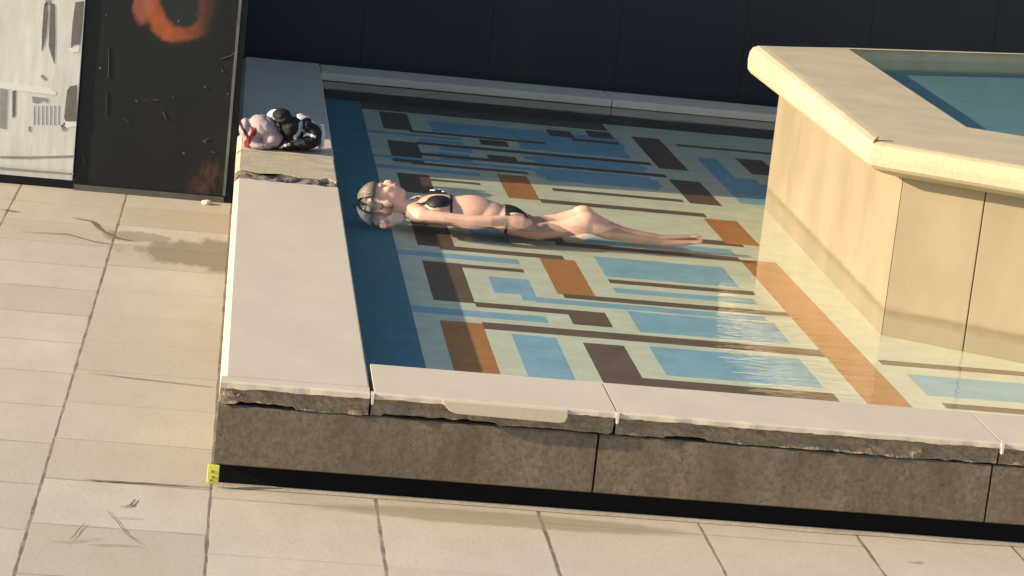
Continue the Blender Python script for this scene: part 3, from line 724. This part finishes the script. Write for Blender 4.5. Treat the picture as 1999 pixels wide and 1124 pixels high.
for k in range(60):      # locks combed back over the crown
    a = math.radians(-80 + 160 * (k / 59)) + random.uniform(-.04, .04); pts = []
    for j in range(9):
        th = math.radians(62 + j * 15 + random.uniform(-3, 3)); ry_ = .079 + .006 * random.random()
        x_ = .105 + .106 * math.cos(th); zz_ = hz - .012 + .098 * math.sin(th) * math.cos(a * .85)
        if x_ > .125: x_ = .125 - random.random() * .02
        pts.append((x_ - .004 * random.random(), ry_ * math.sin(a) * math.sin(max(.35, math.sin(th))) * 1.18, max(zz_, -.062)))
    pts = [q for q in pts if q[0] < .082 or q[2] < hz]
    if len(pts) > 2: tube(bm, pts, [.0035] * (len(pts) - 1) + [.0015], 5)
obj('hair_strands', bm, m_hair, hair, smooth=True)
# closed eyes, brows, lips
for s_ in (-1, 1): bm = bmesh.new(); tube(bm, [(.127, s_ * .018, hz + .073), (.131, s_ * .029, hz + .074), (.128, s_ * .041, hz + .067)], [.0015, .0022, .0012], 6); obj('closed_eye', bm, m_hair, person, local=True, smooth=True)
for s_ in (-1, 1): bm = bmesh.new(); tube(bm, [(.108, s_ * .014, hz + .077), (.105, s_ * .028, hz + .077), (.109, s_ * .044, hz + .068)], [.0025, .003, .0015], 6); obj('eyebrow', bm, m_hair, person, local=True, smooth=True)
bm = bmesh.new()
tube(bm, [(.169, -.022, hz + .078), (.167, 0, hz + .084), (.169, .022, hz + .078)], [.002, .0045, .002], 6); tube(bm, [(.174, -.020, hz + .077), (.177, 0, hz + .083), (.174, .020, hz + .077)], [.002, .005, .002], 6)
obj('lips', bm, plain('lips', (.45, .14, .11), .4), person, local=True, smooth=True)

# ------------------------------------------------------------------ clothes on the coping
m_pink = plain('pale_pink_cloth', (.34, .27, .275), .9, .08, 40, .3)
m_blackc = plain('black_cloth', (.009, .009, .010), .75, .3, 60, .3)
m_red = plain('dark_red_print', (.17, .018, .02), .8, .3, 40); m_whitec = plain('white_cloth', (.52, .51, .53), .85, .06, 40, .2)
def W(px, py, y): v_ = at(px, py, Y=y); return v_

def fold(seed, amp, k=12):
    def d(c, n_):
        w_ = N(c.x * 6 + seed, c.y * 5, c.z * 6)
        q = abs(math.sin(k * (c.x * .6 + c.z * 1.0 + .35 * w_)))
        cr = 1 - min(1, abs(N(c.x * 11 + seed, c.y * 8, c.z * 13)) * 5)
        return amp * (.6 - .8 * (1 - q) ** 5 - 1.8 * cr * cr - .8 * abs(N(c.x * 34, c.y * 30, c.z * 34 + seed)) * 2)
    return d
def cloth2(name, parts, mat, disp, base, label, cat, bands=()):
    me = blob_mesh(name, parts, .005, 22, disp)
    for v in me.vertices: v.co.z = max(v.co.z, .004)
    me.transform(Matrix.Translation(-Vector(base)))
    o = link(name, me, mat, None, True, label=label, cat=cat); o.location = base
    for nm, sel, m_ in bands: skin_off(me, lambda c, n_, s=sel: s(c + Vector(base), n_), .003, nm, m_, o, None)
    return o
def pxs(c):
    """position across the heap as seen from the front: metres right of and above its centre"""
    return c.x - .24, c.z
TY = 4.97
def hp(px, py, y=TY): return at(px, py, Y=y)
tw = hp(515, 290)
cloth2('towel', [E(hp(515, 248), (.085, .10, .062), 0, .42), E(hp(492, 262), (.050, .10, .070)), E(hp(532, 268), (.062, .10, .050), 0, .2), E(hp(505, 280), (.085, .11, .030)), E(hp(478, 250), (.030, .09, .055))],
       m_pink, fold(2.2, .0025), (tw.x, TY, 0), 'crumpled pale pink towel with dark red print, left half of the heap on the coping', 'towel',
       [('red_print', lambda c, n_: abs(c.x - hp(489, 262).x - .10 * (c.z - hp(489, 262).z) + .012 * math.sin(c.z * 50)) < .013 and hp(489, 290).z < c.z < hp(489, 243).z and c.y < TY, m_red),
        ('dark_print', lambda c, n_: abs(c.x - hp(477, 250).x + .75 * (c.z - hp(477, 250).z)) < .008 and hp(477, 265).z < c.z < hp(477, 234).z and c.y < TY, m_blackc)])
jk = hp(590, 295)
def arcp(px, py, r0, r1, a0, a1):
    k = hp(px, py)
    def s(c, n_):
        dx, dz = c.x - k.x, c.z - k.z; rr_ = math.hypot(dx, dz); a = (math.degrees(math.atan2(dz, dx)) - a0) % 360
        return r0 < rr_ < r1 and a < a1 - a0 and c.y < TY + .01
    return s
cloth2('jacket', [E(hp(552, 228), (.055, .09, .040), 0, .35), E(hp(568, 248), (.052, .10, .060), 0, .7), E(hp(560, 278), (.055, .10, .035)), E(hp(592, 275), (.085, .11, .045)), E(hp(612, 262), (.042, .09, .055)), E(hp(600, 242), (.035, .08, .030), 0, .5)],
       m_blackc, fold(8.8, .006, 13), (jk.x, TY, 0), 'black bundled jacket with white curved bands, right half of the clothes heap on the coping', 'jacket',
       [('white_band', arcp(560, 242, .062, .082, -55, 18), m_whitec), ('white_stripe', arcp(603, 282, .058, .070, 62, 122), m_whitec), ('white_trim', arcp(566, 300, .058, .070, 95, 165), m_whitec)])
m_wl = cloth2('shirt', [E(hp(545, 232, 5.10), (.07, .03, .052), 0, .2), E(hp(598, 240, 5.10), (.07, .03, .035), 0, .6), E(hp(628, 262, 5.04), (.018, .06, .055)), E(hp(627, 282, 5.0), (.018, .07, .03))],
          m_whitec, fold(5.5, .004), (jk.x + .06, 5.05, 0), 'white shirt edge showing behind and right of the black jacket on the coping', 'shirt')
# little white rubble at the foot of the steel board
for k, (a, b, s_) in enumerate(((404, 394, .028), (436, 372, .03))):
    q = at(a, b, Z=-H + .012); bm = bmesh.new()
    bmesh.ops.create_icosphere(bm, subdivisions=3, radius=1, matrix=Matrix.Translation((q.x, q.y, -H + s_ * .35)) @ Matrix.Diagonal((s_, s_ * 1.1, s_ * .5, 1)))
    for v in bm.verts: v.co += Vector((N(v.co.x * 60, v.co.y * 60, k), N(v.co.y * 60, v.co.z * 60, k), 0)) * .012
    obj('stone_chip', bm, m_mort if k else D.materials['white_mortar'], label=('whitish stone chip lying at the foot of the steel board', 'beige mortar lump against the left pool wall near the steel board')[k], cat='stone chip')
